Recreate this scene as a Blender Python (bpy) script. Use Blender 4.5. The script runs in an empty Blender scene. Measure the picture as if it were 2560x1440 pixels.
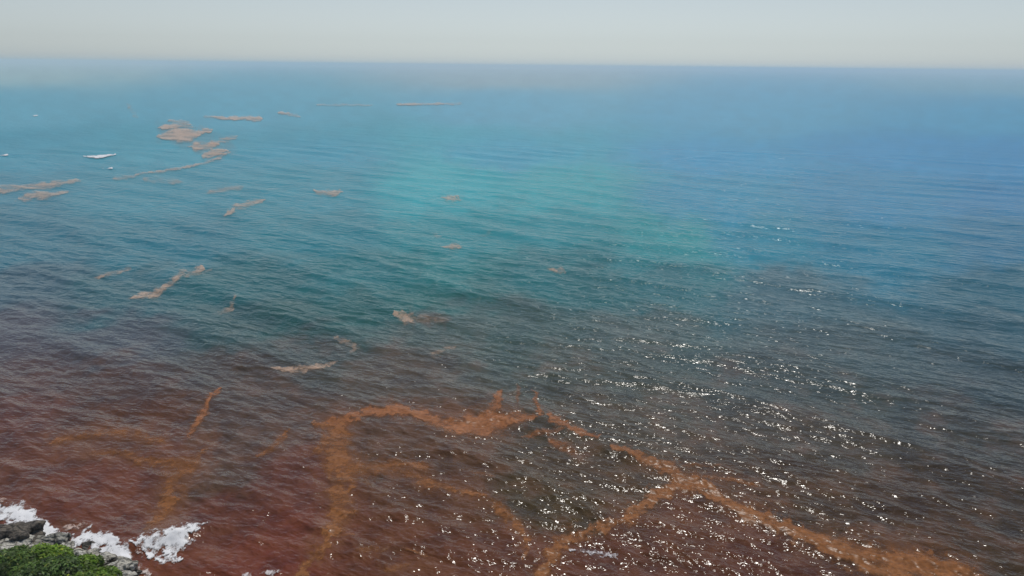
import bpy, bmesh, math, random
import numpy as np
from mathutils import Vector, Matrix, noise as mnoise

rng = np.random.default_rng(7)
random.seed(7)
scene = bpy.context.scene
COL = scene.collection
R = math.radians

# ---------------------------------------------------------------- camera
CAM_H = 36.0                       # lookout height above the sea, metres
HFOV = R(65.0)
PITCH = 15.48                      # degrees below the horizon
ROLL = 0.62
cam_data = bpy.data.cameras.new('camera')
cam_data.sensor_width = 36.0
cam_data.angle = HFOV
cam_data.clip_start = 0.1
cam_data.clip_end = 120000.0
cam = bpy.data.objects.new('camera', cam_data)
COL.objects.link(cam)
cam.matrix_world = (Matrix.Translation((0, 0, CAM_H)) @ Matrix.Rotation(R(90 - PITCH), 4, 'X')
                    @ Matrix.Rotation(R(ROLL), 4, 'Z'))
scene.camera = cam
CM = np.array(cam.matrix_world)[:3, :3]
FPX = 1280 / math.tan(HFOV / 2)

# ---------------------------------------------------------------- sky, sun, exposure
SUN_EL, SUN_AZ = 56.5, 7.0         # azimuth clockwise from +Y (straight ahead)
world = bpy.data.worlds.new('World')
scene.world = world
world.use_nodes = True
wn = world.node_tree.nodes
sky = wn.new('ShaderNodeTexSky')
sky.sky_type = 'NISHITA'
sky.sun_disc = False
sky.sun_elevation = R(SUN_EL)
sky.sun_rotation = R(SUN_AZ)
sky.altitude = 0
sky.air_density = 0.6
sky.dust_density = 0.5
sky.ozone_density = 1.0
wn['Background'].inputs['Strength'].default_value = 0.080
# sea haze takes the colour out of the sky toward the horizon, all the way round
pale = wn.new('ShaderNodeHueSaturation')
tco = wn.new('ShaderNodeTexCoord'); sep = wn.new('ShaderNodeSeparateXYZ'); mrg = wn.new('ShaderNodeMapRange')
mrg.inputs[1].default_value = 0.0; mrg.inputs[2].default_value = 0.42; mrg.inputs[3].default_value = 0.12; mrg.inputs[4].default_value = 1.3
world.node_tree.links.new(tco.outputs['Generated'], sep.inputs[0])
world.node_tree.links.new(sep.outputs['Z'], mrg.inputs[0])
world.node_tree.links.new(mrg.outputs[0], pale.inputs['Saturation'])
world.node_tree.links.new(sky.outputs[0], pale.inputs['Color'])
air = wn.new('ShaderNodeMix'); air.data_type = 'RGBA'; air.blend_type = 'MULTIPLY'
air.inputs[0].default_value = 1.0; air.inputs[7].default_value = (0.93, 1.0, 0.99, 1)   # faint green cast of the hazy air
world.node_tree.links.new(pale.outputs[0], air.inputs[6])
world.node_tree.links.new(air.outputs[2], wn['Background'].inputs['Color'])

sun_data = bpy.data.lights.new('sun', 'SUN')
sun_data.energy = 2.6
sun_data.angle = R(0.53)
sun_data.color = (1.0, 0.96, 0.90)
sun = bpy.data.objects.new('sun', sun_data)
COL.objects.link(sun)
sdir = Vector((math.sin(R(SUN_AZ)) * math.cos(R(SUN_EL)), math.cos(R(SUN_AZ)) * math.cos(R(SUN_EL)), math.sin(R(SUN_EL))))
sun.rotation_euler = sdir.to_track_quat('Z', 'Y').to_euler()
sun.location = sdir * 200

vs = scene.view_settings
vs.view_transform = 'Standard'
vs.look = 'None'
vs.exposure = 0.0
vs.gamma = 1.0
vs.use_curve_mapping = False
scene.cycles.use_denoising = True
scene.cycles.denoiser = 'OPENIMAGEDENOISE'
scene.cycles.denoising_input_passes = 'RGB_ALBEDO_NORMAL'
scene.cycles.denoising_prefilter = 'ACCURATE'
scene.cycles.max_bounces = 6
scene.cycles.volume_bounces = 1
scene.cycles.sample_clamp_direct = 4.0
scene.cycles.sample_clamp_indirect = 3.0

# ---------------------------------------------------------------- helpers
def ray(px, py):
    """direction(s) for a point of the 2560x1440 photograph"""
    px = np.asarray(px, float); py = np.asarray(py, float)
    v = np.stack([(px - 1280) / FPX, (720 - py) / FPX, -np.ones_like(px)], -1)
    return v @ CM.T

def at(px, py, z=0.0):
    d = ray(px, py)
    t = (z - CAM_H) / d[..., 2]
    p = d * t[..., None]
    p[..., 2] += CAM_H
    return p

# a chart of the bay: bearing and depression (degrees) as taken from the lookout; maps one-to-one to ground x, y
def chart_of(x, y):
    r = np.hypot(x, y)
    return np.degrees(np.arctan2(x, y)), np.degrees(np.arctan2(CAM_H, r))

def ground_of(a, d):
    r = CAM_H / np.tan(np.radians(d))
    return r * np.sin(np.radians(a)), r * np.cos(np.radians(a))

def chart_at(px, py):
    p = at(px, py)
    return chart_of(p[..., 0], p[..., 1])

DEG_PX = math.degrees(1 / FPX)

def hash2(ix, iy, seed):
    h = (ix.astype(np.int64) * 374761393 + iy.astype(np.int64) * 668265263 + seed * 974634777) & 0xffffffff
    h = ((h ^ (h >> 13)) * 1274126177) & 0xffffffff
    h = h ^ (h >> 16)
    return (h & 0xffff) / 65535.0

def vnoise(x, y, seed=0):
    ix = np.floor(x); iy = np.floor(y)
    fx = x - ix; fy = y - iy
    fx = fx * fx * (3 - 2 * fx); fy = fy * fy * (3 - 2 * fy)
    a = hash2(ix, iy, seed); b = hash2(ix + 1, iy, seed)
    c = hash2(ix, iy + 1, seed); d = hash2(ix + 1, iy + 1, seed)
    return (a * (1 - fx) + b * fx) * (1 - fy) + (c * (1 - fx) + d * fx) * fy

def fbm(x, y, octaves=4, seed=0):
    t = 0; amp = 0.5; n = 0
    for k in range(octaves):
        t = t + amp * vnoise(x * 2 ** k + 17.3 * k, y * 2 ** k - 9.1 * k, seed + k); n += amp; amp *= 0.55
    return t / n

def smooth(e0, e1, x):
    t = np.clip((x - e0) / (e1 - e0), 0, 1)
    return t * t * (3 - 2 * t)

def lin(c):
    c = np.asarray(c, float) / 255.0
    return np.where(c <= 0.04045, c / 12.92, ((c + 0.055) / 1.055) ** 2.4)

def mesh_object(name, verts, faces, mat, smooth_shade=True, parent=None, colors=None, cname='tint'):
    """faces: (n,4) or (n,3) int array"""
    me = bpy.data.meshes.new(name)
    verts = np.asarray(verts, np.float32); faces = np.asarray(faces, np.int32)
    k = faces.shape[1]
    me.vertices.add(len(verts)); me.vertices.foreach_set('co', verts.ravel())
    me.loops.add(faces.size); me.loops.foreach_set('vertex_index', faces.ravel())
    me.polygons.add(len(faces))
    me.polygons.foreach_set('loop_start', np.arange(0, faces.size, k, dtype=np.int32))
    me.polygons.foreach_set('loop_total', np.full(len(faces), k, np.int32))
    me.polygons.foreach_set('use_smooth', np.full(len(faces), smooth_shade, bool))
    me.update(calc_edges=True)
    if colors is not None:
        at_ = me.attributes.new(cname, 'FLOAT_COLOR', 'POINT')
        cc = np.ones((len(verts), 4), np.float32); cc[:, :3] = colors
        at_.data.foreach_set('color', cc.ravel())
    me.materials.append(mat)
    o = bpy.data.objects.new(name, me)
    COL.objects.link(o)
    if parent is not None: o.parent = parent
    return o

def tag(o, label=None, cat=None, group=None, kind=None):
    if label: o['label'] = label
    if cat: o['category'] = cat
    if group: o['group'] = group
    if kind: o['kind'] = kind
    return o

def new_mat(name):
    m = bpy.data.materials.new(name); m.use_nodes = True
    return m, m.node_tree.nodes, m.node_tree.links, m.node_tree.nodes['Principled BSDF']

# ---------------------------------------------------------------- wave field
WDIR = math.atan2(-0.83, -0.56)            # direction the swell travels (toward the rocks at the left)
waves = []
def add_waves(n, lmin, lmax, slope, spread, gust, off=0.0):
    ls = np.exp(rng.uniform(math.log(lmin), math.log(lmax), n))
    for L in ls:
        th = WDIR + R(off) + R(rng.normal(0, spread))
        k = 2 * math.pi / L
        A = slope * math.sqrt(2.0 / n) / k * rng.uniform(0.7, 1.3)
        waves.append((k, math.cos(th), math.sin(th), A, rng.uniform(0, 2 * math.pi), L, gust))
add_waves(7, 10, 19, 0.042, 7, 0)
add_waves(30, 3.0, 8, 0.052, 22, 0.5)
add_waves(46, 1.2, 3.0, 0.080, 34, 0.8)
add_waves(50, 0.5, 1.2, 0.085, 48, 1.0, 8)

ROW_STEP = R(0.07)
def surface(x, y, chop=0.85):
    """still-water point -> displaced sea surface point"""
    x = np.asarray(x, np.float32); y = np.asarray(y, np.float32)
    r = np.hypot(x, y) + 0.01
    d = np.arctan2(CAM_H, r)
    cell = np.maximum(CAM_H / np.sin(d) ** 2 * ROW_STEP * 0.8, 0.08).astype(np.float32)
    a = np.degrees(np.arctan2(x, y))
    cell = np.where(np.abs(a) > 41, np.maximum(cell, r * 0.06), cell)
    gustn = fbm(x / 46.0, y / 46.0, 3, 31).astype(np.float32)
    gustn = np.clip(0.25 + 1.5 * gustn, 0.35, 1.5)
    wob_x = (fbm(x / 70.0, y / 70.0, 2, 51) * 9).astype(np.float32)
    dx = np.zeros_like(x); dy = np.zeros_like(x); z = np.zeros_like(x)
    for (k, cx, cy, A, ph, L, g) in waves:
        w = np.clip((L / cell - 1.8) / 2.4, 0, 1)
        if w.max() <= 0: continue
        if g: w = w * (1 - g + g * gustn)
        p = k * (cx * x + cy * y) + ph + (wob_x if L > 4 else wob_x * 0.5)
        s = np.sin(p); c = np.cos(p)
        z += A * w * c
        dx -= chop * A * w * cx * s; dy -= chop * A * w * cy * s
    # the breaker that folds over in front of the rocks
    bx, by = BREAK_C
    ux, uy = BREAK_U
    lx = (x - bx) * ux + (y - by) * uy
    ly = -(x - bx) * uy + (y - by) * ux
    z += 0.5 * np.exp(-(lx / 3.2) ** 2) * np.exp(-((ly + 0.08 * lx) / np.where(ly > 0, 2.2, 0.9)) ** 2)
    return x + dx, y + dy, z

_b0, _b1 = at(350, 1365), at(490, 1325)
BREAK_C = ((_b0 + _b1) / 2)[:2]
_u = (_b1 - _b0)[:2]; BREAK_U = _u / np.linalg.norm(_u)

# ---------------------------------------------------------------- colour of the water body
# (photo x, y) places of known water: colour of the water there (sRGB 0-255)
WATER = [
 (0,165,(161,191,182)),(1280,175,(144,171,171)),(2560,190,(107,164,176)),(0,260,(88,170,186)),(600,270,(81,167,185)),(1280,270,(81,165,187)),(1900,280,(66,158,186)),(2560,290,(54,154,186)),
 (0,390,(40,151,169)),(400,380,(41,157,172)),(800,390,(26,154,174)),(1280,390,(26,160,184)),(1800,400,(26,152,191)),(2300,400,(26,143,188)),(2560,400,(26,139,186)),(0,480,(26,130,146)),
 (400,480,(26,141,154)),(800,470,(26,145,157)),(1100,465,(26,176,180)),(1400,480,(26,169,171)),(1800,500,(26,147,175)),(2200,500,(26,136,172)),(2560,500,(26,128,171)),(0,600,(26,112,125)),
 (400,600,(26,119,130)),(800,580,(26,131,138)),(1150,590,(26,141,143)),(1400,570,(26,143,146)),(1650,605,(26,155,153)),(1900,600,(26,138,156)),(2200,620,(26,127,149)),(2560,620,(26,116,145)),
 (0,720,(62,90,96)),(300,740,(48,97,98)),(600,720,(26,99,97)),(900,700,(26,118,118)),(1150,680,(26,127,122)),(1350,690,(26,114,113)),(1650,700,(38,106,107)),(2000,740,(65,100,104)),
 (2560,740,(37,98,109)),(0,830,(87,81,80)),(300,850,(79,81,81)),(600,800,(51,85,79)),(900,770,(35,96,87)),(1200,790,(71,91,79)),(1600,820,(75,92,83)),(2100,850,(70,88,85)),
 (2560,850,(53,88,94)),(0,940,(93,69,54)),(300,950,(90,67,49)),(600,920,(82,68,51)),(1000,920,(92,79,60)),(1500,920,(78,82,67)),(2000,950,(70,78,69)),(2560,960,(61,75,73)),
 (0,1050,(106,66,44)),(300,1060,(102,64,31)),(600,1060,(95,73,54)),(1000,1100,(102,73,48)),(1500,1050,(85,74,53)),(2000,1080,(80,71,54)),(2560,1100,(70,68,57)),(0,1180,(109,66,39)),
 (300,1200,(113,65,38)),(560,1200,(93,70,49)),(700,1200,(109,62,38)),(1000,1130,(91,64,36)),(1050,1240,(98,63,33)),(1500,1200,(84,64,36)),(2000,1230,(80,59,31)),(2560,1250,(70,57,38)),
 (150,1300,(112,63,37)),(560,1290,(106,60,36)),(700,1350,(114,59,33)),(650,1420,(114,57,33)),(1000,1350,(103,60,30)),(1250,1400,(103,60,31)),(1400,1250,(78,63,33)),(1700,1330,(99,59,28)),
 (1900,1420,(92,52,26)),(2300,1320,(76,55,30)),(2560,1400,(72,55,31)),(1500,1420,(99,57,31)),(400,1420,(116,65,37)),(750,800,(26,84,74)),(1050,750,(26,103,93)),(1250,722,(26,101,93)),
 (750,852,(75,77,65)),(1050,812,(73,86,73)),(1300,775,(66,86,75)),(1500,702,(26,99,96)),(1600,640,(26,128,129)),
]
# clouds of loose weed and silt carried just under the surface: path, width, strength
VEILS = [
 ([(150,1100),(260,1078),(340,1085),(420,1110)],22,.75),([(210,1130),(320,1140),(400,1160),(460,1170)],26,.75),
 ([(515,1115),(490,1160),(440,1190),(420,1230),(430,1260),(400,1300),(390,1340)],44,.65),
 ([(850,1060),(845,1120),(860,1180),(850,1240),(845,1300),(800,1370)],52,.55),
 ([(990,1022),(1100,1045),(1200,1055),(1280,1050)],36,.5),
 ([(880,1170),(960,1165),(1060,1165)],26,.5),([(1000,1180),(1100,1215),(1220,1245),(1300,1330)],26,.45),
 ([(900,1375),(1010,1370)],20,.35),([(970,1430),(1060,1400)],24,.4),
 ([(1700,1205),(1790,1195),(1900,1212)],22,.4),([(1850,1240),(1960,1260)],22,.28),([(2150,1340),(2330,1390),(2420,1430)],36,.45),
 ([(1380,1105),(1440,1130)],20,.4),([(1080,1135),(1140,1130)],16,.35),
 ([(20,940),(180,990)],12,.25),([(700,860),(900,870)],14,.15),([(1030,800),(1110,800)],18,.35),
 ([(150,1320),(210,1322)],18,.5),([(640,1140),(715,1085)],16,.4),([(430,330),(560,370)],26,.25),
]
VEIL_C = lin((124, 82, 50))

def seg_dist(a, d, pts):
    """distance (degrees) from chart points to a polyline, with interpolated width"""
    best = np.full(a.shape, 1e9); bw = np.zeros(a.shape)
    if len(pts) == 1: pts = [pts[0], (pts[0][0] + 1e-4, pts[0][1], pts[0][2])]
    for (a0, d0, w0), (a1, d1, w1) in zip(pts[:-1], pts[1:]):
        ex, ey = a1 - a0, d1 - d0
        t = np.clip(((a - a0) * ex + (d - d0) * ey) / (ex * ex + ey * ey + 1e-12), 0, 1)
        w = w0 + (w1 - w0) * t
        q = np.hypot(a - a0 - t * ex, d - d0 - t * ey)
        m = q / w < best
        best = np.where(m, q / w, best)
    return best

def chart_path(path):
    out = []
    for (px, py, w) in path:
        a, d = chart_at(px, py)
        out.append((float(a), float(d), w * DEG_PX))
    return out

def water_tint(x, y):
    a, d = chart_of(x, y)
    n1 = fbm(a * 0.45 + 3, d * 1.1, 4, 5) - 0.5
    n2 = fbm(a * 0.45 + 40, d * 1.1 + 9, 4, 15) - 0.5
    aw = a + n1 * 3.6
    dw = d + n2 * 2.4 * np.clip(d / 14.0, 0.12, 1)
    ca, cd, cc = [], [], []
    for px, py, c in WATER:
        A, D = chart_at(px, py); ca.append(float(A)); cd.append(float(D)); cc.append(lin(c))
    ca = np.array(ca); cd = np.array(cd); cc = np.array(cc)
    num = np.zeros(a.shape + (3,)); den = np.zeros(a.shape)
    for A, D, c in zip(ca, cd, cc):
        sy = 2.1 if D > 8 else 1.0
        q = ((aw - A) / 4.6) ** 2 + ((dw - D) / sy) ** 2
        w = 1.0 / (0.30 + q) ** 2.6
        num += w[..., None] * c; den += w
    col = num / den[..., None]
    for path, w, s in VEILS:
        pts = chart_path([(p[0], p[1], w) for p in path])
        box = (a > min(p[0] for p in pts) - 3) & (a < max(p[0] for p in pts) + 3) & (d > min(p[1] for p in pts) - 3) & (d < max(p[1] for p in pts) + 3)
        if not box.any(): continue
        aa, dd = a[box] + (fbm(a[box] * 1.6, d[box] * 1.6, 3, 77) - .5) * 1.6, d[box] + (fbm(a[box] * 1.6, d[box] * 1.6, 3, 78) - .5) * 1.2
        q = seg_dist(aa, dd, pts)
        k = s * (1 - smooth(0.25, 1.3, q)) * (0.45 + 0.9 * fbm(aa * 3.2, dd * 7, 3, 9))
        k = np.clip(k, 0, 1)[..., None]
        col[box] = col[box] * (1 - k) + VEIL_C * k
    # uneven stain: cloudy brown plumes in the shallows
    mot = fbm(a * .55 + .4 * d, d * 1.3 - .2 * a, 5, 61)
    near = smooth(15, 22, d)
    kk = (np.clip((mot - .5) * 3.2, 0, 1) * near * .42)[..., None]
    col = col * (1 - kk) + lin((98, 66, 46)) * kk
    col *= (1 + near * np.clip((.5 - mot) * -1.1, -.25, .25))[..., None]
    col *= (0.88 + 0.24 * fbm(a * 1.3, d * 3.0, 4, 44))[..., None]
    return col

# ---------------------------------------------------------------- materials
RIPPLES = ((0.38, 1.8, 0.078, -20, 2.0, 0), (1.2, 2.1, 0.20, -32, 2.0, 0), (3.2, 2.5, 0.20, -35, 2.0, 1), (6.5, 2.6, 0.33, -30, 2.0, 1), (13.0, 2.8, 0.42, -34, 2.0, 0))
def ripple_bump(n, l, b, strength=1.0):
    geo = n.new('ShaderNodeNewGeometry')
    heights = []
    for (lam, stretch, amp, rot, det, ridged) in RIPPLES:
        mr = n.new('ShaderNodeMapping'); mr.inputs['Rotation'].default_value[2] = R(-rot)
        ms = n.new('ShaderNodeMapping'); ms.inputs['Scale'].default_value = (1 / lam / stretch, 1 / lam, 0)
        l.new(geo.outputs['Position'], mr.inputs['Vector']); l.new(mr.outputs[0], ms.inputs['Vector'])
        t = n.new('ShaderNodeTexNoise'); t.noise_dimensions = '2D'
        t.inputs['Scale'].default_value = 1.0; t.inputs['Detail'].default_value = det; t.inputs['Roughness'].default_value = 0.5
        t.inputs['Distortion'].default_value = 0.25
        l.new(ms.outputs[0], t.inputs['Vector'])
        src = t.outputs[0]
        if ridged:                           # peaked crests: 1 - sqrt((2n-1)^2 + e)
            k1 = n.new('ShaderNodeMath'); k1.operation = 'MULTIPLY_ADD'; k1.inputs[1].default_value = 2.0; k1.inputs[2].default_value = -1.0
            k2 = n.new('ShaderNodeMath'); k2.operation = 'MULTIPLY'
            k3 = n.new('ShaderNodeMath'); k3.operation = 'ADD'; k3.inputs[1].default_value = 0.003
            k4 = n.new('ShaderNodeMath'); k4.operation = 'SQRT'
            k5 = n.new('ShaderNodeMath'); k5.operation = 'SUBTRACT'; k5.inputs[0].default_value = 1.0
            l.new(src, k1.inputs[0]); l.new(k1.outputs[0], k2.inputs[0]); l.new(k1.outputs[0], k2.inputs[1])
            l.new(k2.outputs[0], k3.inputs[0]); l.new(k3.outputs[0], k4.inputs[0]); l.new(k4.outputs[0], k5.inputs[1])
            src = k5.outputs[0]
        mu = n.new('ShaderNodeMath'); mu.operation = 'MULTIPLY'; mu.inputs[1].default_value = amp
        l.new(src, mu.inputs[0]); heights.append(mu)
    s = heights[0]
    for h in heights[1:]:
        ad = n.new('ShaderNodeMath'); ad.operation = 'ADD'
        l.new(s.outputs[0], ad.inputs[0]); l.new(h.outputs[0], ad.inputs[1]); s = ad
    bu = n.new('ShaderNodeBump'); bu.inputs['Strength'].default_value = strength; bu.inputs['Distance'].default_value = 1.0
    l.new(s.outputs[0], bu.inputs['Height']); l.new(bu.outputs[0], b.inputs['Normal'])

def sea_material():
    m, n, l, b = new_mat('sea_water')
    att = n.new('ShaderNodeAttribute'); att.attribute_name = 'tint'
    l.new(att.outputs['Color'], b.inputs['Base Color'])
    b.inputs['IOR'].default_value = 1.333
    # offshore the wind roughens the water; wavelets too small to model there are part of its gloss
    ro = n.new('ShaderNodeAttribute'); ro.attribute_name = 'wind'
    l.new(ro.outputs['Fac'], b.inputs['Roughness'])
    ripple_bump(n, l, b)
    return m

def rock_material(name, c_light, c_dark, c_stain, scale=1.0):
    m, n, l, b = new_mat(name)
    tc = n.new('ShaderNodeNewGeometry')
    n1 = n.new('ShaderNodeTexNoise'); n1.inputs['Scale'].default_value = 1.3 * scale; n1.inputs['Detail'].default_value = 8; n1.inputs['Roughness'].default_value = .65
    n2 = n.new('ShaderNodeTexNoise'); n2.inputs['Scale'].default_value = 5.5 * scale; n2.inputs['Detail'].default_value = 6; n2.inputs['Roughness'].default_value = .7
    vo = n.new('ShaderNodeTexVoronoi'); vo.inputs['Scale'].default_value = 3.4 * scale
    for t in (n1, n2, vo): l.new(tc.outputs['Position'], t.inputs['Vector'])
    r1 = n.new('ShaderNodeValToRGB'); r1.color_ramp.elements[0].position = .36; r1.color_ramp.elements[1].position = .62
    r1.color_ramp.elements[0].color = (*c_stain, 1); r1.color_ramp.elements[1].color = (*c_light, 1)
    l.new(n1.outputs[0], r1.inputs[0])
    r2 = n.new('ShaderNodeValToRGB'); r2.color_ramp.elements[0].position = .33; r2.color_ramp.elements[1].position = .49
    l.new(n2.outputs[0], r2.inputs[0])
    mx = n.new('ShaderNodeMix'); mx.data_type = 'RGBA'
    l.new(r2.outputs[0], mx.inputs[0]); mx.inputs[6].default_value = (*c_dark, 1); l.new(r1.outputs[0], mx.inputs[7])
    ve = n.new('ShaderNodeTexVoronoi'); ve.feature = 'DISTANCE_TO_EDGE'; ve.inputs['Scale'].default_value = 1.1 * scale
    wv = n.new('ShaderNodeMix'); wv.data_type = 'VECTOR'; wv.inputs[0].default_value = .22
    l.new(tc.outputs['Position'], wv.inputs[4]); l.new(n1.outputs['Color'], wv.inputs[5]); l.new(wv.outputs[1], ve.inputs['Vector'])
    rc = n.new('ShaderNodeValToRGB'); rc.color_ramp.elements[0].position = .0; rc.color_ramp.elements[1].position = .09
    rc.color_ramp.elements[0].color = (.16, .15, .13, 1); rc.color_ramp.elements[1].color = (1, 1, 1, 1)
    l.new(ve.outputs['Distance'], rc.inputs[0])
    mc = n.new('ShaderNodeMix'); mc.data_type = 'RGBA'; mc.blend_type = 'MULTIPLY'; mc.inputs[0].default_value = 1.0
    l.new(mx.outputs[2], mc.inputs[6]); l.new(rc.outputs[0], mc.inputs[7])
    sz = n.new('ShaderNodeSeparateXYZ'); l.new(tc.outputs['Position'], sz.inputs[0])
    wz = n.new('ShaderNodeMath'); wz.operation = 'MULTIPLY_ADD'; wz.inputs[1].default_value = -.5; l.new(n1.outputs[0], wz.inputs[0]); l.new(sz.outputs['Z'], wz.inputs[2])
    wr = n.new('ShaderNodeValToRGB'); wr.color_ramp.elements[0].position = .05; wr.color_ramp.elements[1].position = .35
    wr.color_ramp.elements[0].color = (.34, .31, .28, 1); wr.color_ramp.elements[1].color = (1, 1, 1, 1)
    l.new(wz.outputs[0], wr.inputs[0])
    mw_ = n.new('ShaderNodeMix'); mw_.data_type = 'RGBA'; mw_.blend_type = 'MULTIPLY'; mw_.inputs[0].default_value = 1.0
    l.new(mc.outputs[2], mw_.inputs[6]); l.new(wr.outputs[0], mw_.inputs[7])
    l.new(mw_.outputs[2], b.inputs['Base Color'])
    b.inputs['Roughness'].default_value = .85
    ad = n.new('ShaderNodeMath'); ad.operation = 'ADD'
    l.new(n2.outputs[0], ad.inputs[0]); l.new(vo.outputs['Distance'], ad.inputs[1])
    bu = n.new('ShaderNodeBump'); bu.inputs['Strength'].default_value = .9; bu.inputs['Distance'].default_value = .18
    l.new(ad.outputs[0], bu.inputs['Height']); l.new(bu.outputs[0], b.inputs['Normal'])
    return m

def foam_material():
    m, n, l, b = new_mat('foam')
    att = n.new('ShaderNodeAttribute'); att.attribute_name = 'tint'
    cov = n.new('ShaderNodeAttribute'); cov.attribute_name = 'cover'
    geo = n.new('ShaderNodeNewGeometry')
    mp = n.new('ShaderNodeMapping'); mp.inputs['Scale'].default_value = (1, .7, 1)
    l.new(geo.outputs['Position'], mp.inputs['Vector'])
    t = n.new('ShaderNodeTexNoise'); t.inputs['Scale'].default_value = 4.6; t.inputs['Detail'].default_value = 8; t.inputs['Roughness'].default_value = .65; t.inputs['Distortion'].default_value = .8
    l.new(mp.outputs[0], t.inputs['Vector'])
    m1 = n.new('ShaderNodeMath'); m1.operation = 'MULTIPLY_ADD'; m1.inputs[1].default_value = 3.6; m1.inputs[2].default_value = -2.45
    l.new(t.outputs[0], m1.inputs[0])
    m2 = n.new('ShaderNodeMath'); m2.operation = 'MULTIPLY_ADD'; m2.inputs[1].default_value = 2.6; m2.use_clamp = True
    m2.inputs[1].default_value = 2.2
    l.new(cov.outputs['Fac'], m2.inputs[0]); l.new(m1.outputs[0], m2.inputs[2])
    l.new(m2.outputs[0], b.inputs['Alpha'])
    l.new(att.outputs['Color'], b.inputs['Base Color'])
    b.inputs['Roughness'].default_value = .7; b.inputs['Specular IOR Level'].default_value = .2
    bu = n.new('ShaderNodeBump'); bu.inputs['Strength'].default_value = .3; bu.inputs['Distance'].default_value = .06
    l.new(t.outputs[0], bu.inputs['Height']); l.new(bu.outputs[0], b.inputs['Normal'])
    return m

def leaf_material():
    m, n, l, b = new_mat('leaf')
    att = n.new('ShaderNodeAttribute'); att.attribute_name = 'tint'
    l.new(att.outputs['Color'], b.inputs['Base Color'])
    b.inputs['Roughness'].default_value = .5; b.inputs['Specular IOR Level'].default_value = .3
    tr = n.new('ShaderNodeBsdfTranslucent'); mx = n.new('ShaderNodeMixShader'); mx.inputs[0].default_value = .4
    l.new(att.outputs['Color'], tr.inputs['Color'])
    l.new(b.outputs[0], mx.inputs[1]); l.new(tr.outputs[0], mx.inputs[2])
    l.new(mx.outputs[0], n['Material Output'].inputs['Surface'])
    return m

def weed_material():
    m, n, l, b = new_mat('seaweed')
    att = n.new('ShaderNodeAttribute'); att.attribute_name = 'tint'
    cov = n.new('ShaderNodeAttribute'); cov.attribute_name = 'cover'
    geo = n.new('ShaderNodeNewGeometry')
    t = n.new('ShaderNodeTexNoise'); t.inputs['Scale'].default_value = 3.0; t.inputs['Detail'].default_value = 4
    l.new(geo.outputs['Position'], t.inputs['Vector'])
    mr = n.new('ShaderNodeMapRange'); mr.inputs[1].default_value = .3; mr.inputs[2].default_value = .7; mr.inputs[3].default_value = .78; mr.inputs[4].default_value = 1.18
    l.new(t.outputs[0], mr.inputs[0])
    mu = n.new('ShaderNodeMath'); mu.operation = 'MULTIPLY'; mu.use_clamp = True
    l.new(cov.outputs['Fac'], mu.inputs[0]); l.new(mr.outputs[0], mu.inputs[1])
    l.new(mu.outputs[0], b.inputs['Alpha'])
    mx = n.new('ShaderNodeMix'); mx.data_type = 'RGBA'; mx.blend_type = 'MULTIPLY'; mx.inputs[0].default_value = .5
    l.new(att.outputs['Color'], mx.inputs[6]); l.new(mr.outputs[0], mx.inputs[7])
    l.new(mx.outputs[2], b.inputs['Base Color'])
    b.inputs['IOR'].default_value = 1.333; b.inputs['Roughness'].default_value = .30; b.inputs['Specular IOR Level'].default_value = .16
    ripple_bump(n, l, b, .55)
    return m

M_SEA = sea_material()
M_WEED = weed_material()
M_FOAM = foam_material()
M_PALE = rock_material('pale_limestone', (.70, .67, .58), (.09, .085, .065), (.56, .52, .42))
M_GREY = rock_material('grey_limestone', (.44, .42, .36), (.05, .048, .038), (.26, .245, .19))
M_DARK = rock_material('dark_wet_rock', (.20, .165, .12), (.02, .018, .014), (.085, .07, .055))
M_SHORE = rock_material('shore_ground', (.40, .38, .30), (.10, .10, .06), (.20, .20, .12), .6)
M_LEAF = leaf_material()
M_WOOD = rock_material('grey_wood', (.42, .39, .34), (.14, .12, .10), (.28, .25, .21), 2)

# ---------------------------------------------------------------- the sea
def build_sea():
    az = np.concatenate([np.arange(-180, -42, 6.0), np.arange(-42, 42.001, 0.08), np.arange(46, 180.1, 6.0)])
    az[-1] = 180.0
    dep = np.concatenate([np.array([85, 75, 65, 58]), np.degrees(np.arange(R(52), R(0.10), -ROW_STEP)), np.array([0.085, 0.07, 0.06, 0.05])])
    A, D = np.meshgrid(az, dep)
    nr, nc = A.shape
    x, y = ground_of(A.ravel(), D.ravel())
    X, Y, Z = surface(x, y)
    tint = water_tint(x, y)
    i = np.arange(nr * nc).reshape(nr, nc)
    f = np.stack([i[:-1, :-1], i[:-1, 1:], i[1:, 1:], i[1:, :-1]], -1).reshape(-1, 4)
    f = f[:, ::-1]
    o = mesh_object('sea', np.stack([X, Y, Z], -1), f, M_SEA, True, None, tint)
    wr = o.data.attributes.new('wind', 'FLOAT', 'POINT')
    rr = np.hypot(x, y)
    wr.data.foreach_set('value', (0.10 + 0.28 * smooth(math.log(130), math.log(800), np.log(rr))).astype(np.float32))
    tag(o, 'open sea running from red brown shallows through turquoise to hazy blue', None, None, 'structure')
    return o
build_sea()

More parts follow.
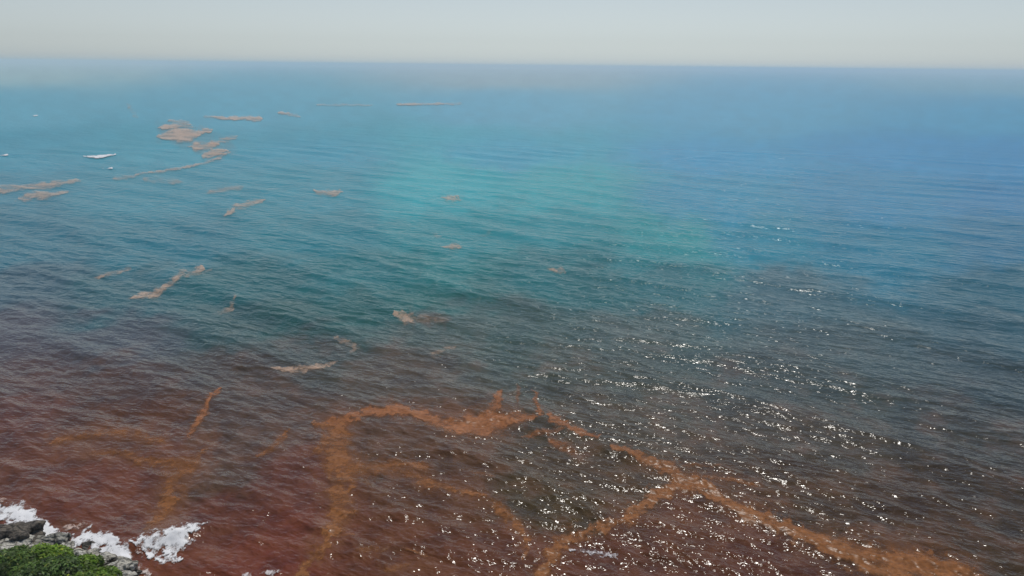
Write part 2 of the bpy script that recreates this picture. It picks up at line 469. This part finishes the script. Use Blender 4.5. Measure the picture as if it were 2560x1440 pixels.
# ---------------------------------------------------------------- the shore
SHORE_PX = [(-1200, 1060), (-300, 1225), (0, 1318), (100, 1352), (180, 1376), (250, 1396), (320, 1424), (352, 1450), (420, 1520), (600, 1680), (1000, 1850), (1800, 1950), (2600, 1980)]
_sp = at(np.array([p[0] for p in SHORE_PX]), np.array([p[1] for p in SHORE_PX]))
_sa = np.degrees(np.arctan2(_sp[:, 0], _sp[:, 1])); _sr = np.hypot(_sp[:, 0], _sp[:, 1])
_sa = np.concatenate([[-180, -120, -80], _sa, [80, 120, 180]]); _sr = np.concatenate([[160, 150, 130], _sr, [45, 90, 160]])
def shore_height(x, y):
    a = np.degrees(np.arctan2(x, y)); r = np.hypot(x, y)
    s = np.interp(a, _sa, _sr) - r
    s = s + (fbm(x / 3.0, y / 3.0, 3, 3) - .5) * 1.6
    ledge = np.where(s < 0, 0.45 * s, np.where(s < 5, 0.22 * s, 1.1 + 0.12 * (s - 5)))
    cone = CAM_H - 1.8 - 0.80 * np.maximum(r - 1.5, 0)
    h = np.minimum(np.maximum(ledge, cone), np.where(s < 0, 0.45 * s, 0.35 * s + 0.14 * s * s))
    return np.maximum(h + (fbm(x / 1.1, y / 1.1, 3, 8) - .5) * 0.5, -2.5)
def build_shore():
    az = np.concatenate([np.arange(-180, -50, 5.0), np.arange(-50, -8, 0.3), np.arange(-8, 180.1, 4.0)])
    az[-1] = 180
    t = np.linspace(0, 1, 90)
    A, T = np.meshgrid(az, t)
    rs = np.interp(A, _sa, _sr) + 4.0
    rr = rs * (T ** 0.7) + 0.02
    x = (rr * np.sin(np.radians(A))).ravel(); y = (rr * np.cos(np.radians(A))).ravel()
    z = shore_height(x, y)
    nr, nc = A.shape
    i = np.arange(nr * nc).reshape(nr, nc)
    f = np.stack([i[:-1, :-1], i[1:, :-1], i[1:, 1:], i[:-1, 1:]], -1).reshape(-1, 4)[:, ::-1]
    o = mesh_object('shore_ground', np.stack([x, y, z], -1), f, M_SHORE)
    tag(o, None, None, None, 'structure')
build_shore()

# ---------------------------------------------------------------- boulders
def boulder(px, py, w_px, h_ratio, depth_ratio, mat, label, rz=0.0, seed=0, sink=0.35, name='boulder', rough=0.75):
    """px, py: photo point of the rock's centre; width in photo pixels there"""
    p = at(px, py, 0.5)
    W = w_px / FPX * math.dist(p, (0, 0, CAM_H))
    for _ in range(4):
        g = float(shore_height(np.array([p[0]]), np.array([p[1]]))[0])
        zc = max(g, -0.3) + W * h_ratio * (0.5 - sink)
        p = at(px, py, zc)
    bm = bmesh.new()
    bmesh.ops.create_icosphere(bm, subdivisions=5, radius=0.5)
    off = Vector((seed * 13.7, seed * 7.3, seed * 3.1))
    for v in bm.verts:
        q = v.co * 2.0 + off
        # blocky base form with ledges, then pits
        n = v.co.normalized()
        blk = max(abs(n.x), abs(n.y), abs(n.z))
        k = 0.72 + 0.34 * (1 / max(blk, .58) - 1)
        k += rough * mnoise.fractal(q * 0.9, 1.0, 2.0, 4) * 0.6
        k += 0.10 * rough * mnoise.turbulence(q * 3.2, 3, True)
        k -= 0.22 * rough * max(0, 0.5 - mnoise.voronoi(q * 2.4)[0][0]) * 1.6
        v.co = n * 0.5 * k * 1.25
    H = W * h_ratio
    bmesh.ops.scale(bm, vec=(W, W * depth_ratio, H), verts=bm.verts)
    bmesh.ops.rotate(bm, cent=(0, 0, 0), matrix=Matrix.Rotation(R(rz), 3, 'Z'), verts=bm.verts)
    me = bpy.data.meshes.new(name)
    bm.to_mesh(me); bm.free()
    for f in me.polygons: f.use_smooth = True
    me.materials.append(mat)
    o = bpy.data.objects.new(name, me); COL.objects.link(o)
    o.location = (p[0], p[1], zc)
    tag(o, label, 'boulder', 'boulders along the waterline')
    return o

BOULDERS = [
 (36, 1341, 96, .42, .75, M_DARK, 'large dark brown boulder standing in the surf at the left edge', 10, 1, .3),
 (84, 1343, 34, .65, .9, M_DARK, 'small rust brown rock at the right end of the large dark boulder', 30, 2, .3),
 (142, 1352, 54, .55, .7, M_GREY, 'grey angular boulder between the dark boulder and the surf', -12, 3, .3),
 (218, 1371, 42, .45, .8, M_GREY, 'low grey slab of rock with white surf washing behind it', -20, 4, .35),
 (205, 1394, 62, .5, .8, M_PALE, 'pale limestone block directly above the green shrubs', 15, 5, .35),
 (250, 1402, 66, .5, .8, M_PALE, 'pale fissured limestone boulder beside the foaming water', -25, 6, .35),
 (160, 1376, 46, .45, .8, M_PALE, 'pale weathered rock touching the top of the shrubs', 40, 7, .35),
 (304, 1425, 60, .62, .85, M_PALE, 'rounded pale boulder furthest right on the shore', -18, 8, .32),
 (334, 1434, 26, .7, .9, M_GREY, 'small grey stone at the right foot of the rounded pale boulder', 0, 9, .3),
 (100, 1360, 52, .30, .8, M_GREY, 'flat grey brown rock below the large dark boulder', 5, 10, .4),
 (30, 1362, 80, .22, .7, M_PALE, 'flat cream ledge of rock at the left edge above the shrubs', 0, 11, .4),
 (6, 1384, 44, .4, .8, M_PALE, 'cream stone at the left edge beside the shrub tops', 12, 12, .35),
 (284, 1408, 26, .5, .9, M_GREY, 'little grey rock wedged between two pale boulders', 35, 13, .3),
 (182, 1360, 24, .5, .9, M_GREY, 'small grey stone to the right of the grey angular boulder', 50, 14, .3),
 (112, 1346, 20, .6, .9, M_DARK, 'little dark rock touching the left side of the grey angular boulder', 20, 16, .3),
 (232, 1384, 30, .5, .9, M_GREY, 'narrow grey rock between the low slab and the fissured pale boulder', 60, 17, .32),
 (272, 1424, 34, .55, .9, M_PALE, 'small pale stone tucked left of the rounded pale boulder', 25, 18, .32),
 (62, 1372, 40, .35, .8, M_PALE, 'flat cream stone between the shrub tops and the cream ledge', 70, 19, .38),
 (318, 1444, 40, .5, .9, M_PALE, 'pale stone cut by the bottom edge below the rounded pale boulder', 45, 20, .3),
 (2, 1268, 14, .8, .9, M_DARK, 'tiny black rock awash in foam at the left edge', 0, 15, .3),
]
for (px, py, w, hr, dr, mt, lb, rz, sd, sk) in BOULDERS:
    boulder(px, py, w, hr, dr, mt, lb, rz, sd, sk)

# ---------------------------------------------------------------- shrubs
def shrub(px, py, w_px, h, n_leaf, label, seed, tone):
    r_ = np.random.default_rng(seed)
    p = at(px, py, 1.5)
    dist = math.dist(p, (0, 0, CAM_H))
    W = w_px / FPX * dist
    g = float(shore_height(np.array([p[0]]), np.array([p[1]]))[0])
    root = bpy.data.objects.new('coastal_shrub', None); COL.objects.link(root)
    root.location = (p[0], p[1], g - 0.1)
    tag(root, label, 'shrub', 'low green shrubs on the shore')
    # lobes of foliage
    nl = 26
    lob = np.stack([r_.uniform(-.5, .5, nl) * W * .82, r_.uniform(-.5, .5, nl) * W * .75, np.zeros(nl)], -1)
    rad = r_.uniform(.14, .24, nl) * W
    edge = np.hypot(lob[:, 0], lob[:, 1]) / (W * .5)
    lob[:, 2] = h * (0.78 - 0.5 * edge ** 2) * r_.uniform(.75, 1.1, nl)
    k = r_.integers(0, nl, n_leaf)
    n = r_.normal(size=(n_leaf, 3)); n[:, 2] = np.abs(n[:, 2]) * 1.1 - .25
    n /= np.linalg.norm(n, axis=1, keepdims=True)
    rr = rad[k] * r_.uniform(.55, 1.08, n_leaf) ** .6
    c = lob[k] + n * rr[:, None] * np.array([1, 1, .75])
    keep = c[:, 2] > .02; c = c[keep]; n = n[keep]; k = k[keep]; m = len(c)
    nn = n + np.array([0, 0, .5]) + r_.normal(size=(m, 3)) * .5; nn /= np.linalg.norm(nn, axis=1, keepdims=True)
    t = np.cross(nn, r_.normal(size=(m, 3))); t /= np.linalg.norm(t, axis=1, keepdims=True)
    b = np.cross(nn, t)
    L = r_.uniform(.08, .2, m)[:, None]; B = L * r_.uniform(.35, .6, m)[:, None]
    q = np.stack([c - t * L, c + b * B - nn * .01, c + t * L, c - b * B - nn * .01], 1)
    lobetone = r_.uniform(.5, 1.5, nl)[k]
    colr = np.array(tone)[None] * (lobetone * r_.uniform(.65, 1.45, m))[:, None]
    yel = (r_.random(m) < .10)[:, None]
    colr = np.where(yel, colr * np.array([1.9, 1.35, 1.1]), colr)
    mesh_object('foliage', q.reshape(-1, 3), np.arange(m * 4).reshape(m, 4), M_LEAF, False, root, np.repeat(colr, 4, axis=0))
    # stems
    for s_ in range(6):
        j = r_.integers(0, nl)
        bm = bmesh.new()
        a0 = Vector((r_.uniform(-.1, .1) * W, r_.uniform(-.1, .1) * W, -.15)); a1 = Vector(lob[j]) + Vector((0, 0, rad[j] * .6))
        mid = (a0 + a1) / 2 + Vector((r_.uniform(-.15, .15), r_.uniform(-.15, .15), .12))
        pts = [a0, mid, a1]; rads = [.055, .04, .015]
        rings = []
        for pt, rd in zip(pts, rads):
            dirv = (a1 - a0).normalized(); u = dirv.orthogonal().normalized(); w_ = dirv.cross(u)
            rings.append([bm.verts.new(pt + (u * math.cos(th) + w_ * math.sin(th)) * rd) for th in [i * math.pi / 3 for i in range(6)]])
        for r0, r1 in zip(rings[:-1], rings[1:]):
            for i in range(6): bm.faces.new((r0[i], r0[(i + 1) % 6], r1[(i + 1) % 6], r1[i]))
        bm.faces.new(rings[0][::-1]); bm.faces.new(rings[-1])
        me = bpy.data.meshes.new('stem'); bm.to_mesh(me); bm.free(); me.materials.append(M_WOOD)
        o = bpy.data.objects.new('stem', me); COL.objects.link(o); o.parent = root
def bare_twigs(px, py, n, seed):
    r_ = np.random.default_rng(seed)
    p = at(px, py, 1.2); g = float(shore_height(np.array([p[0]]), np.array([p[1]]))[0])
    root = bpy.data.objects.new('bare_bush', None); COL.objects.link(root); root.location = (p[0], p[1], g)
    tag(root, 'bare grey twigs sticking out of the dull green shrub in the corner', 'bush')
    for i in range(n):
        bm = bmesh.new()
        a = r_.uniform(0, 2 * math.pi); t = r_.uniform(.15, .8); L = r_.uniform(.8, 1.35)
        d = Vector((math.cos(a) * math.sin(t), math.sin(a) * math.sin(t), math.cos(t)))
        u = d.orthogonal().normalized(); w = d.cross(u); q = Vector((0, 0, 0)); rings = []
        for j, rd in enumerate((.035, .026, .018, .008)):
            rings.append([bm.verts.new(q + (u * math.cos(th) + w * math.sin(th)) * rd) for th in (0, 2.09, 4.19)])
            d = (d + Vector(r_.normal(0, .22, 3))).normalized(); q = q + d * L / 3
        for r0, r1 in zip(rings[:-1], rings[1:]):
            for k in range(3): bm.faces.new((r0[k], r0[(k + 1) % 3], r1[(k + 1) % 3], r1[k]))
        bm.faces.new(rings[0][::-1]); bm.faces.new(rings[-1])
        me = bpy.data.meshes.new('twig'); bm.to_mesh(me); bm.free(); me.materials.append(M_WOOD)
        o = bpy.data.objects.new('twig', me); COL.objects.link(o); o.parent = root
bare_twigs(18, 1432, 16, 61)
GREEN = (.17, .28, .025)
shrub(108, 1408, 110, 1.05, 9000, 'tallest bright green shrub, its rounded top nearest the dark boulder', 21, GREEN)
shrub(34, 1424, 100, 0.9, 8000, 'dull green shrub with pale twigs in the bottom left corner', 22, (.12, .20, .04))
shrub(185, 1430, 100, 0.95, 8000, 'bright green shrub in front of the pale limestone blocks', 23, GREEN)
shrub(246, 1450, 84, 0.8, 5000, 'small low green shrub beside the rounded pale boulder', 24, (.16, .27, .024))
shrub(110, 1462, 130, 1.0, 8000, 'dark green shrub cut by the bottom edge of the picture', 25, (.10, .17, .036))
shrub(200, 1484, 120, 1.0, 6000, 'green shrub just showing at the bottom edge below the bright ones', 26, (.14, .23, .03))

# ---------------------------------------------------------------- floating weed and foam
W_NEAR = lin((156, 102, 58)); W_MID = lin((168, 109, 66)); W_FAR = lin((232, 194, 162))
MATS = [
 ('long winding seaweed band hanging like a loose rope down to the bottom edge', W_NEAR, [
   ([(800,1062,8),(835,1066,24),(848,1100,36),(832,1140,44),(858,1172,44),(850,1200,34),(848,1230,34),(856,1262,32),(842,1300,24),(826,1340,20),(800,1375,13),(775,1405,14),(742,1444,15)], .9)]),
 ('broad orange seaweed raft forming the top of the arch, two spikes rising from it', W_MID, [
   ([(815,1060,7),(870,1045,10),(930,1031,10),(990,1022,12),(1050,1036,13),(1100,1051,20),(1150,1060,25),(1200,1066,26),(1240,1052,22),(1290,1046,13),(1322,1050,9)], 1.0),
   ([(1250,986,9),(1240,1010,12),(1225,1035,14)], .8), ([(1296,968,5),(1294,1000,6)], .35)]),
 ('short upright seaweed strip just right of the arch raft', W_MID, [([(1338,985,7),(1343,1008,10),(1347,1030,8)], .75)]),
 ('tapering seaweed streak running down right from the arch raft', W_MID, [([(1375,1045,9),(1400,1058,11),(1440,1080,8),(1492,1096,4)], .95), ([(1318,1088,6),(1360,1080,8),(1402,1078,5)], .5)]),
 ('thin broken seaweed patch under the tapering streak', W_MID, [([(1380,1102,8),(1405,1115,11),(1432,1130,8)], .42)]),
 ('ragged seaweed clump leading into the apex of the big V', W_NEAR, [([(1528,1117,6),(1570,1130,10),(1610,1150,11),(1645,1166,13),(1685,1178,18),(1700,1195,16)], .85)]),
 ('left arm of the big V of seaweed, thickening to the bottom edge', W_NEAR, [
   ([(1716,1208,18),(1680,1220,15),(1640,1236,16),(1600,1270,17),(1570,1300,12),(1530,1312,9),(1490,1325,10),(1440,1340,13),(1402,1357,20),(1386,1380,22),(1370,1410,19),(1350,1444,18)], 1.1)]),
 ('right arm of the big V of seaweed, widening toward the lower right', W_NEAR, [
   ([(1724,1208,17),(1770,1226,13),(1820,1255,13),(1870,1280,13),(1920,1300,14),(1970,1320,15),(2010,1345,15),(2060,1360,17),(2110,1376,21),(2160,1396,28),(2220,1412,34),(2290,1418,32),(2350,1424,28),(2410,1440,18)], 1.15),
   ([(2322,1380,7),(2332,1404,11)], .6)]),
 ('wispy seaweed threads drifting right of the apex of the big V', W_NEAR, [([(1765,1194,5),(1820,1200,6),(1885,1214,5)], .5), ([(1715,1168,6),(1800,1166,4)], .35), ([(1850,1238,4),(1960,1262,5)], .2)]),
 ('seaweed branch leaving the winding band toward the right', W_NEAR, [([(890,1172,18),(940,1168,17),(1000,1160,13),(1062,1166,8)], .6)]),
 ('patchy brown seaweed trail in the middle of the foreground', W_NEAR, [([(1015,1182,9),(1075,1208,13),(1130,1222,9)], .6), ([(1155,1228,8),(1205,1241,6)], .75), ([(1185,1186,5),(1232,1196,5)], .3)]),
 ('slanting seaweed tail sinking between sparkling water', W_NEAR, [([(1235,1258,9),(1275,1295,14),(1300,1320,14),(1318,1346,9),(1310,1395,5)], .6)]),
 ('faint seaweed smear near the bottom edge below the winding band', W_NEAR, [([(900,1376,8),(955,1372,8)], .35), ([(975,1428,9),(1012,1414,8)], .35), ([(1010,1374,3),(1062,1391,4)], .5), ([(842,1346,3),(884,1338,3)], .4)]),
 ('slender seaweed feather pointing up at the red water', W_MID, [([(552,972,4),(528,996,4),(510,1030,8),(490,1056,9),(474,1082,7)], .65)]),
 ('wide seaweed column drifting above the breaking wave', W_NEAR, [([(516,1118,4),(500,1150,16),(462,1166,24),(442,1190,22),(424,1220,20),(430,1250,25),(412,1280,20),(392,1302,18)], .62)]),
 ('pale brown seaweed haze spreading left across the red water', W_NEAR, [([(140,1106,7),(200,1092,9),(262,1080,10),(340,1086,10),(404,1102,8)], .5), ([(230,1132,8),(300,1132,8),(352,1150,11),(430,1162,14)], .5)]),
 ('small hooked seaweed clump left of the winding band', W_NEAR, [([(716,1084,6),(700,1102,9),(680,1120,8),(645,1140,5)], .6)]),
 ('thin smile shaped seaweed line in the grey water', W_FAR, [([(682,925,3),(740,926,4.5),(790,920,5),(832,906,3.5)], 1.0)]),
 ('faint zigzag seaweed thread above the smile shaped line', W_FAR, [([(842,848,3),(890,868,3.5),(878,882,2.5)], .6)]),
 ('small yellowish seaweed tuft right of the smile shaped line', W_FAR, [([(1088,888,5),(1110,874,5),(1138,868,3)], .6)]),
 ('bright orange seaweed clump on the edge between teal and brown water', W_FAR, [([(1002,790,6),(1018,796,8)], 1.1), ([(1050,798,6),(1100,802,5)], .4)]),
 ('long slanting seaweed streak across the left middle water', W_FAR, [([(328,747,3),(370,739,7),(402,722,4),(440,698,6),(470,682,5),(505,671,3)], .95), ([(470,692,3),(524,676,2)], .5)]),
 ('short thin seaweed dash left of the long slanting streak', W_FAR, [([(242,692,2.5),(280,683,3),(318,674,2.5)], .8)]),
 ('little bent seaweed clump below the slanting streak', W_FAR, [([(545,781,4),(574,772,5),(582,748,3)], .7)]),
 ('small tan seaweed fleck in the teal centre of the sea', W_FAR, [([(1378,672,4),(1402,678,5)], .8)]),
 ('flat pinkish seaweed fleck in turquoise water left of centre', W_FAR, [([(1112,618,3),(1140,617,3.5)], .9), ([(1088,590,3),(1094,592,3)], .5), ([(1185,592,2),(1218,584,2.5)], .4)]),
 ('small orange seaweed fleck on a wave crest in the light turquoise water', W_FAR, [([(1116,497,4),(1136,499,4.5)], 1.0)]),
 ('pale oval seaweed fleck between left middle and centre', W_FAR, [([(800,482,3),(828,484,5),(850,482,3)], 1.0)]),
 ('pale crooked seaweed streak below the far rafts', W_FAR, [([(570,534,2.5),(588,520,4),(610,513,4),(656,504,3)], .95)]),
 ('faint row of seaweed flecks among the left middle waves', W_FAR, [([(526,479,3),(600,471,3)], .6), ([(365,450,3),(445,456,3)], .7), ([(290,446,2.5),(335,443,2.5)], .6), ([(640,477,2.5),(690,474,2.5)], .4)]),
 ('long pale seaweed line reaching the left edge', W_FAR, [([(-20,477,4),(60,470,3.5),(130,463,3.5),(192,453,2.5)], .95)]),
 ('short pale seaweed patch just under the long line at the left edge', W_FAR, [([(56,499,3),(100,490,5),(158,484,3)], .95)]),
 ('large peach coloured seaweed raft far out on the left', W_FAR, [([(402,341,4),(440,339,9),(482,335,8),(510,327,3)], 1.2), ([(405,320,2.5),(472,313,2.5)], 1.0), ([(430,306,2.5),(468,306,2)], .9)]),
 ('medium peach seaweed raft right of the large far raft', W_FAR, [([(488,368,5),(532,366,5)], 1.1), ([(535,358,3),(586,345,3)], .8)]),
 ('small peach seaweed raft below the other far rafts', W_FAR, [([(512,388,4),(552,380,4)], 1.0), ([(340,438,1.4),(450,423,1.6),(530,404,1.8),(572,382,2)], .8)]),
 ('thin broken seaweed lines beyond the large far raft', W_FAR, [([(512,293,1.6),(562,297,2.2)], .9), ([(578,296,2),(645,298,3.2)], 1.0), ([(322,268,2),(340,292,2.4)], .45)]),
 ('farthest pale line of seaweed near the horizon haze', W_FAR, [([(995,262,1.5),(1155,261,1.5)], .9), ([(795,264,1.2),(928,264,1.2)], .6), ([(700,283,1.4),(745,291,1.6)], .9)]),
]
def raft(name, strokes, mat, base, seed, parent=None, lift=.03, heap=0.0, widen=1.0, edge=(.30, 1.25), top=.86, film=None):
    """a raft of weed or foam awash at the surface: a sheet that rides the waves, torn at the edges"""
    def tapered(path):                       # ends thin out
        path = [(q[0], q[1], q[2] * widen) for q in path]
        if heap or len(path) < 2: return path
        out = list(path)
        for end, nxt in ((0, 1), (-1, -2)):
            (x0, y0, w0), (x1, y1, w1) = path[end], path[nxt]
            L = math.hypot(x0 - x1, y0 - y1) + 1e-6
            e = (x0 + (x0 - x1) / L * 1.6 * w0, y0 + (y0 - y1) / L * 1.6 * w0, w0 * .2)
            out = [e] + out if end == 0 else out + [e]
        return out
    P = [(chart_path(tapered(path)), st) for path, st in strokes]
    mw = max(p[2] for pts, _ in P for p in pts)
    allp = [p for pts, _ in P for p in pts]
    a0, a1 = min(p[0] for p in allp) - 3.0 * mw, max(p[0] for p in allp) + 3.0 * mw
    d0, d1 = min(p[1] for p in allp) - 3.0 * mw, max(p[1] for p in allp) + 3.0 * mw
    st = (0.8 if mw / DEG_PX < 9 or film else 2.0 if not heap else 1.6) * DEG_PX
    A, D = np.meshgrid(np.arange(a0, a1 + st, st), np.arange(d1, d0 - st, -st))
    wsc = np.clip(mw / DEG_PX / 18, .12, 1.4)
    f = 1.9 / max(wsc, .3) ** .6
    ja = A + (fbm(A * f, D * f * 1.6, 4, seed + 1) - .5) * 1.3 * wsc
    jd = D + (fbm(A * f, D * f * 1.6, 4, seed + 2) - .5) * 0.7 * wsc
    core = 0; wide = 0; peak = max(st_ for _, st_ in P)
    for pts, strength in P:
        q = seg_dist(ja, jd, pts)
        core = np.maximum(core, (1 - smooth(edge[0], edge[1], q)) * strength)
        wide = np.maximum(wide, (1 - smooth(.7, 2.6, q)) * min(strength, 1))
    if heap:
        nz = fbm(A * 2.0, D * 3.4, 5, seed + 3)
        al = np.clip(core * .62 + (nz - .5) * 1.9 * smooth(0, .4, core), 0, 1)
    elif film:
        fa, fd = film
        Ar, Dr = A + .45 * D, D - .07 * A       # streaks lie a little aslant
        st1 = fbm(Ar * fa, Dr * fd, 4, seed + 3); st2 = fbm(Ar * fa * 3.1, Dr * fd * 2.2, 3, seed + 5)
        al = top * np.clip(core * .80 + (st1 - .5) * 1.5 * smooth(0, .5, core) + (st2 - .5) * .5 - .04, 0, 1) ** 1.25
        al = al * smooth(0, .15, core) * np.minimum(1, .25 + .75 * peak)
    else:
        k = 1 / max(wsc, .35)
        nz = fbm(A * 1.1 * k, D * 6.0 * k, 5, seed + 3)
        big = fbm(A * .55 * k, D * 1.4 * k, 3, seed + 6)
        fil = fbm(A * 4.0, D * 20.0, 3, seed + 5)
        al = np.clip(core * (.45 + 1.1 * big) + ((nz - .5) * 1.5 + (fil - .5) * .6) * smooth(0, .4, core) * np.minimum(core * 1.2, 1), 0, top)
        # stray strands drawn out beside the raft
        rg = 1 - np.abs(2 * fbm(A * 1.5 + .5 * D, D * 3.4 - .3 * A, 4, seed + 12) - 1)
        al = np.maximum(al, smooth(.86, .99, rg) * wide * (.15 + .9 * big) * .6)
    al[0] = al[-1] = 0; al[:, 0] = al[:, -1] = 0
    nr, nc = A.shape
    i = np.arange(nr * nc).reshape(nr, nc)
    fc = np.stack([i[:-1, :-1], i[1:, :-1], i[1:, 1:], i[:-1, 1:]], -1).reshape(-1, 4)
    alf = al.ravel()
    reach = core.ravel() if film else alf
    fc = fc[reach[fc].max(1) > (.22 if film else .04)]
    used = np.unique(fc); remap = np.zeros(nr * nc, int); remap[used] = np.arange(len(used))
    fc = remap[fc]
    a = A.ravel()[used]; d = D.ravel()[used]; alf = alf[used]
    x, y = ground_of(a, d); r = np.hypot(x, y)
    X, Y, Z = surface(x, y)
    Z = Z + lift + 0.0008 * np.maximum(r - 60, 0)      # a raft rides higher than the wave troughs
    if heap:
        Z = Z + heap * alf * (fbm(x / .9, y / .9, 4, seed + 9) ** 1.5 * 1.6)
    tone = .84 + .5 * (fbm(x / 1.7, y / 1.7, 4, seed + 4) - .25) if not heap else np.ones(len(x))
    c = np.asarray(base)[None] * tone[:, None]
    o = mesh_object(name, np.stack([X, Y, Z], -1), fc, mat, True, parent, c)
    at_ = o.data.attributes.new('cover', 'FLOAT', 'POINT')
    at_.data.foreach_set('value', alf.astype(np.float32))
    return o
for i, (label, base, strokes) in enumerate(MATS):
    y0 = strokes[0][0][0][1]
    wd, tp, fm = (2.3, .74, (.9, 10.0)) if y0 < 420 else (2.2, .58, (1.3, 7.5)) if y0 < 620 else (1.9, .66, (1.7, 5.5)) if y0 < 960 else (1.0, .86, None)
    if len(strokes) == 1:
        o = raft('seaweed_mat', strokes, M_WEED, base, 100 + 7 * i, widen=wd, top=tp, film=fm)
    else:
        o = bpy.data.objects.new('seaweed_mat', None); COL.objects.link(o)
        for j, (path, st) in enumerate(strokes):
            raft('strand', [(path, st)], M_WEED, base, 100 + 7 * i + 50 * j, o, .03 + .012 * j, widen=wd, top=tp, film=fm)
    tag(o, label, 'seaweed', 'mats of floating seaweed')

# ---------------------------------------------------------------- foam, and one painted sun glint
WHITE = (.88, .87, .85); PINK = (.62, .46, .38)
FOAMS = [
 ('breaking_wave', 'white breaking wave crest standing alone in front of the rocks', 'wave', 'wave foam', None, WHITE, [
   ([(352,1362,14),(385,1364,20),(420,1360,26),(455,1345,20),(485,1328,11),(506,1315,5)], 1.35), ([(372,1380,8),(405,1394,12),(440,1392,9)], 1.1), ([(430,1375,20),(470,1350,16)], .9)], .35),
 ('surf_foam', 'white surf washing round the dark boulder at the left edge', 'foam', None, 'stuff', WHITE, [
   ([(-10,1268,10),(20,1285,24),(60,1300,20),(100,1318,20),(125,1335,14),(160,1345,8)], 1.4), ([(0,1300,16),(60,1318,14)], 1.3), ([(100,1335,12),(118,1350,10)], 1.2)], .3),
 ('surf_foam', 'white surf churning behind the pale limestone boulders', 'foam', None, 'stuff', WHITE, [
   ([(178,1350,12),(225,1342,16),(262,1352,20),(290,1372,22),(306,1395,18),(312,1412,10)], 1.5), ([(240,1372,14),(275,1392,12)], 1.3), ([(180,1362,8),(210,1356,10)], 1.3)], .3),
 ('thin_foam_or_glint', 'thin tan foam lines on the red water beside the surf', 'foam', None, 'stuff', PINK, [
   ([(-5,1250,8),(25,1258,8),(48,1272,5)], .8), ([(150,1328,5),(180,1320,8),(210,1316,6)], .5), ([(70,1250,2),(84,1232,2)], .5), ([(100,1305,5),(115,1322,6)], .6)], .1),
 ('thin_foam_or_glint', 'pinkish foam trailing from the rounded pale boulder to the bottom edge', 'foam', None, 'stuff', (.68, .58, .52), [
   ([(325,1395,8),(350,1412,12),(366,1430,12),(370,1444,10)], .8), ([(405,1398,5),(435,1402,5)], .7), ([(340,1385,5),(365,1396,5)], .5)], .15),
 ('thin_foam_or_glint', 'broken white foam at the bottom edge right of the shore', 'foam', None, 'stuff', (.70, .63, .60), [([(610,1438,4),(650,1434,6),(695,1430,6)], .8)], .1),
 ('thin_foam_or_glint', 'white sun glint painted on the red water left of the big V', 'foam', None, 'stuff', (.80, .76, .75), [([(1425,1374,4),(1470,1380,8),(1520,1386,9),(1560,1392,4)], .75)], .1),  # cluster of sun glints painted as a pale foam-like sheet
 ('whitecap', 'bright white breaking crest far out near the left edge', 'wave', 'distant breaking crests', None, WHITE, [([(210,393,2.6),(240,393,3.6),(262,391,3),(292,388,1)], 1.6)], .6),
 ('whitecap', 'tiny white crest cut by the left edge', 'wave', 'distant breaking crests', None, WHITE, [([(-15,390,2),(18,388,1.4)], 1.3)], .4),
 ('whitecap', 'small pale crest under the bright far crest', 'wave', 'distant breaking crests', None, WHITE, [([(256,423,1.6),(280,422,1.4)], .9)], .4),
 ('whitecap', 'tiny white dot of a crest farthest out at the left', 'wave', 'distant breaking crests', None, WHITE, [([(84,291,1.4),(94,291,1.2)], 1.2)], .4),
]
for i, (nm, label, cat, grp, kind, base, strokes, heap) in enumerate(FOAMS):
    o = raft(nm, strokes, M_FOAM, base, 900 + 11 * i, lift=.06, heap=heap * .22, edge=(.15, 1.4))
    tag(o, label, cat, grp, kind)

# ---------------------------------------------------------------- haze over the sea
def build_haze():
    e, z0, z1 = 42500.0, -4.0, CAM_H + 8.0
    v = [(sx * e, sy * e, z) for z in (z0, z1) for sx, sy in ((-1, -1), (1, -1), (1, 1), (-1, 1))]
    f = [(3, 2, 1, 0), (4, 5, 6, 7), (0, 1, 5, 4), (1, 2, 6, 5), (2, 3, 7, 6), (3, 0, 4, 7)]
    m = bpy.data.materials.new('haze_air'); m.use_nodes = True
    n = m.node_tree.nodes; n.clear()
    out = n.new('ShaderNodeOutputMaterial'); vol = n.new('ShaderNodeVolumePrincipled')
    vol.inputs['Color'].default_value = (.80, .90, .97, 1)
    vol.inputs['Density'].default_value = 0.00026
    vol.inputs['Anisotropy'].default_value = 0.2
    m.node_tree.links.new(vol.outputs[0], out.inputs['Volume'])
    o = mesh_object('haze', v, np.array(f), m, False)
    tag(o, None, None, None, 'stuff')
build_haze()
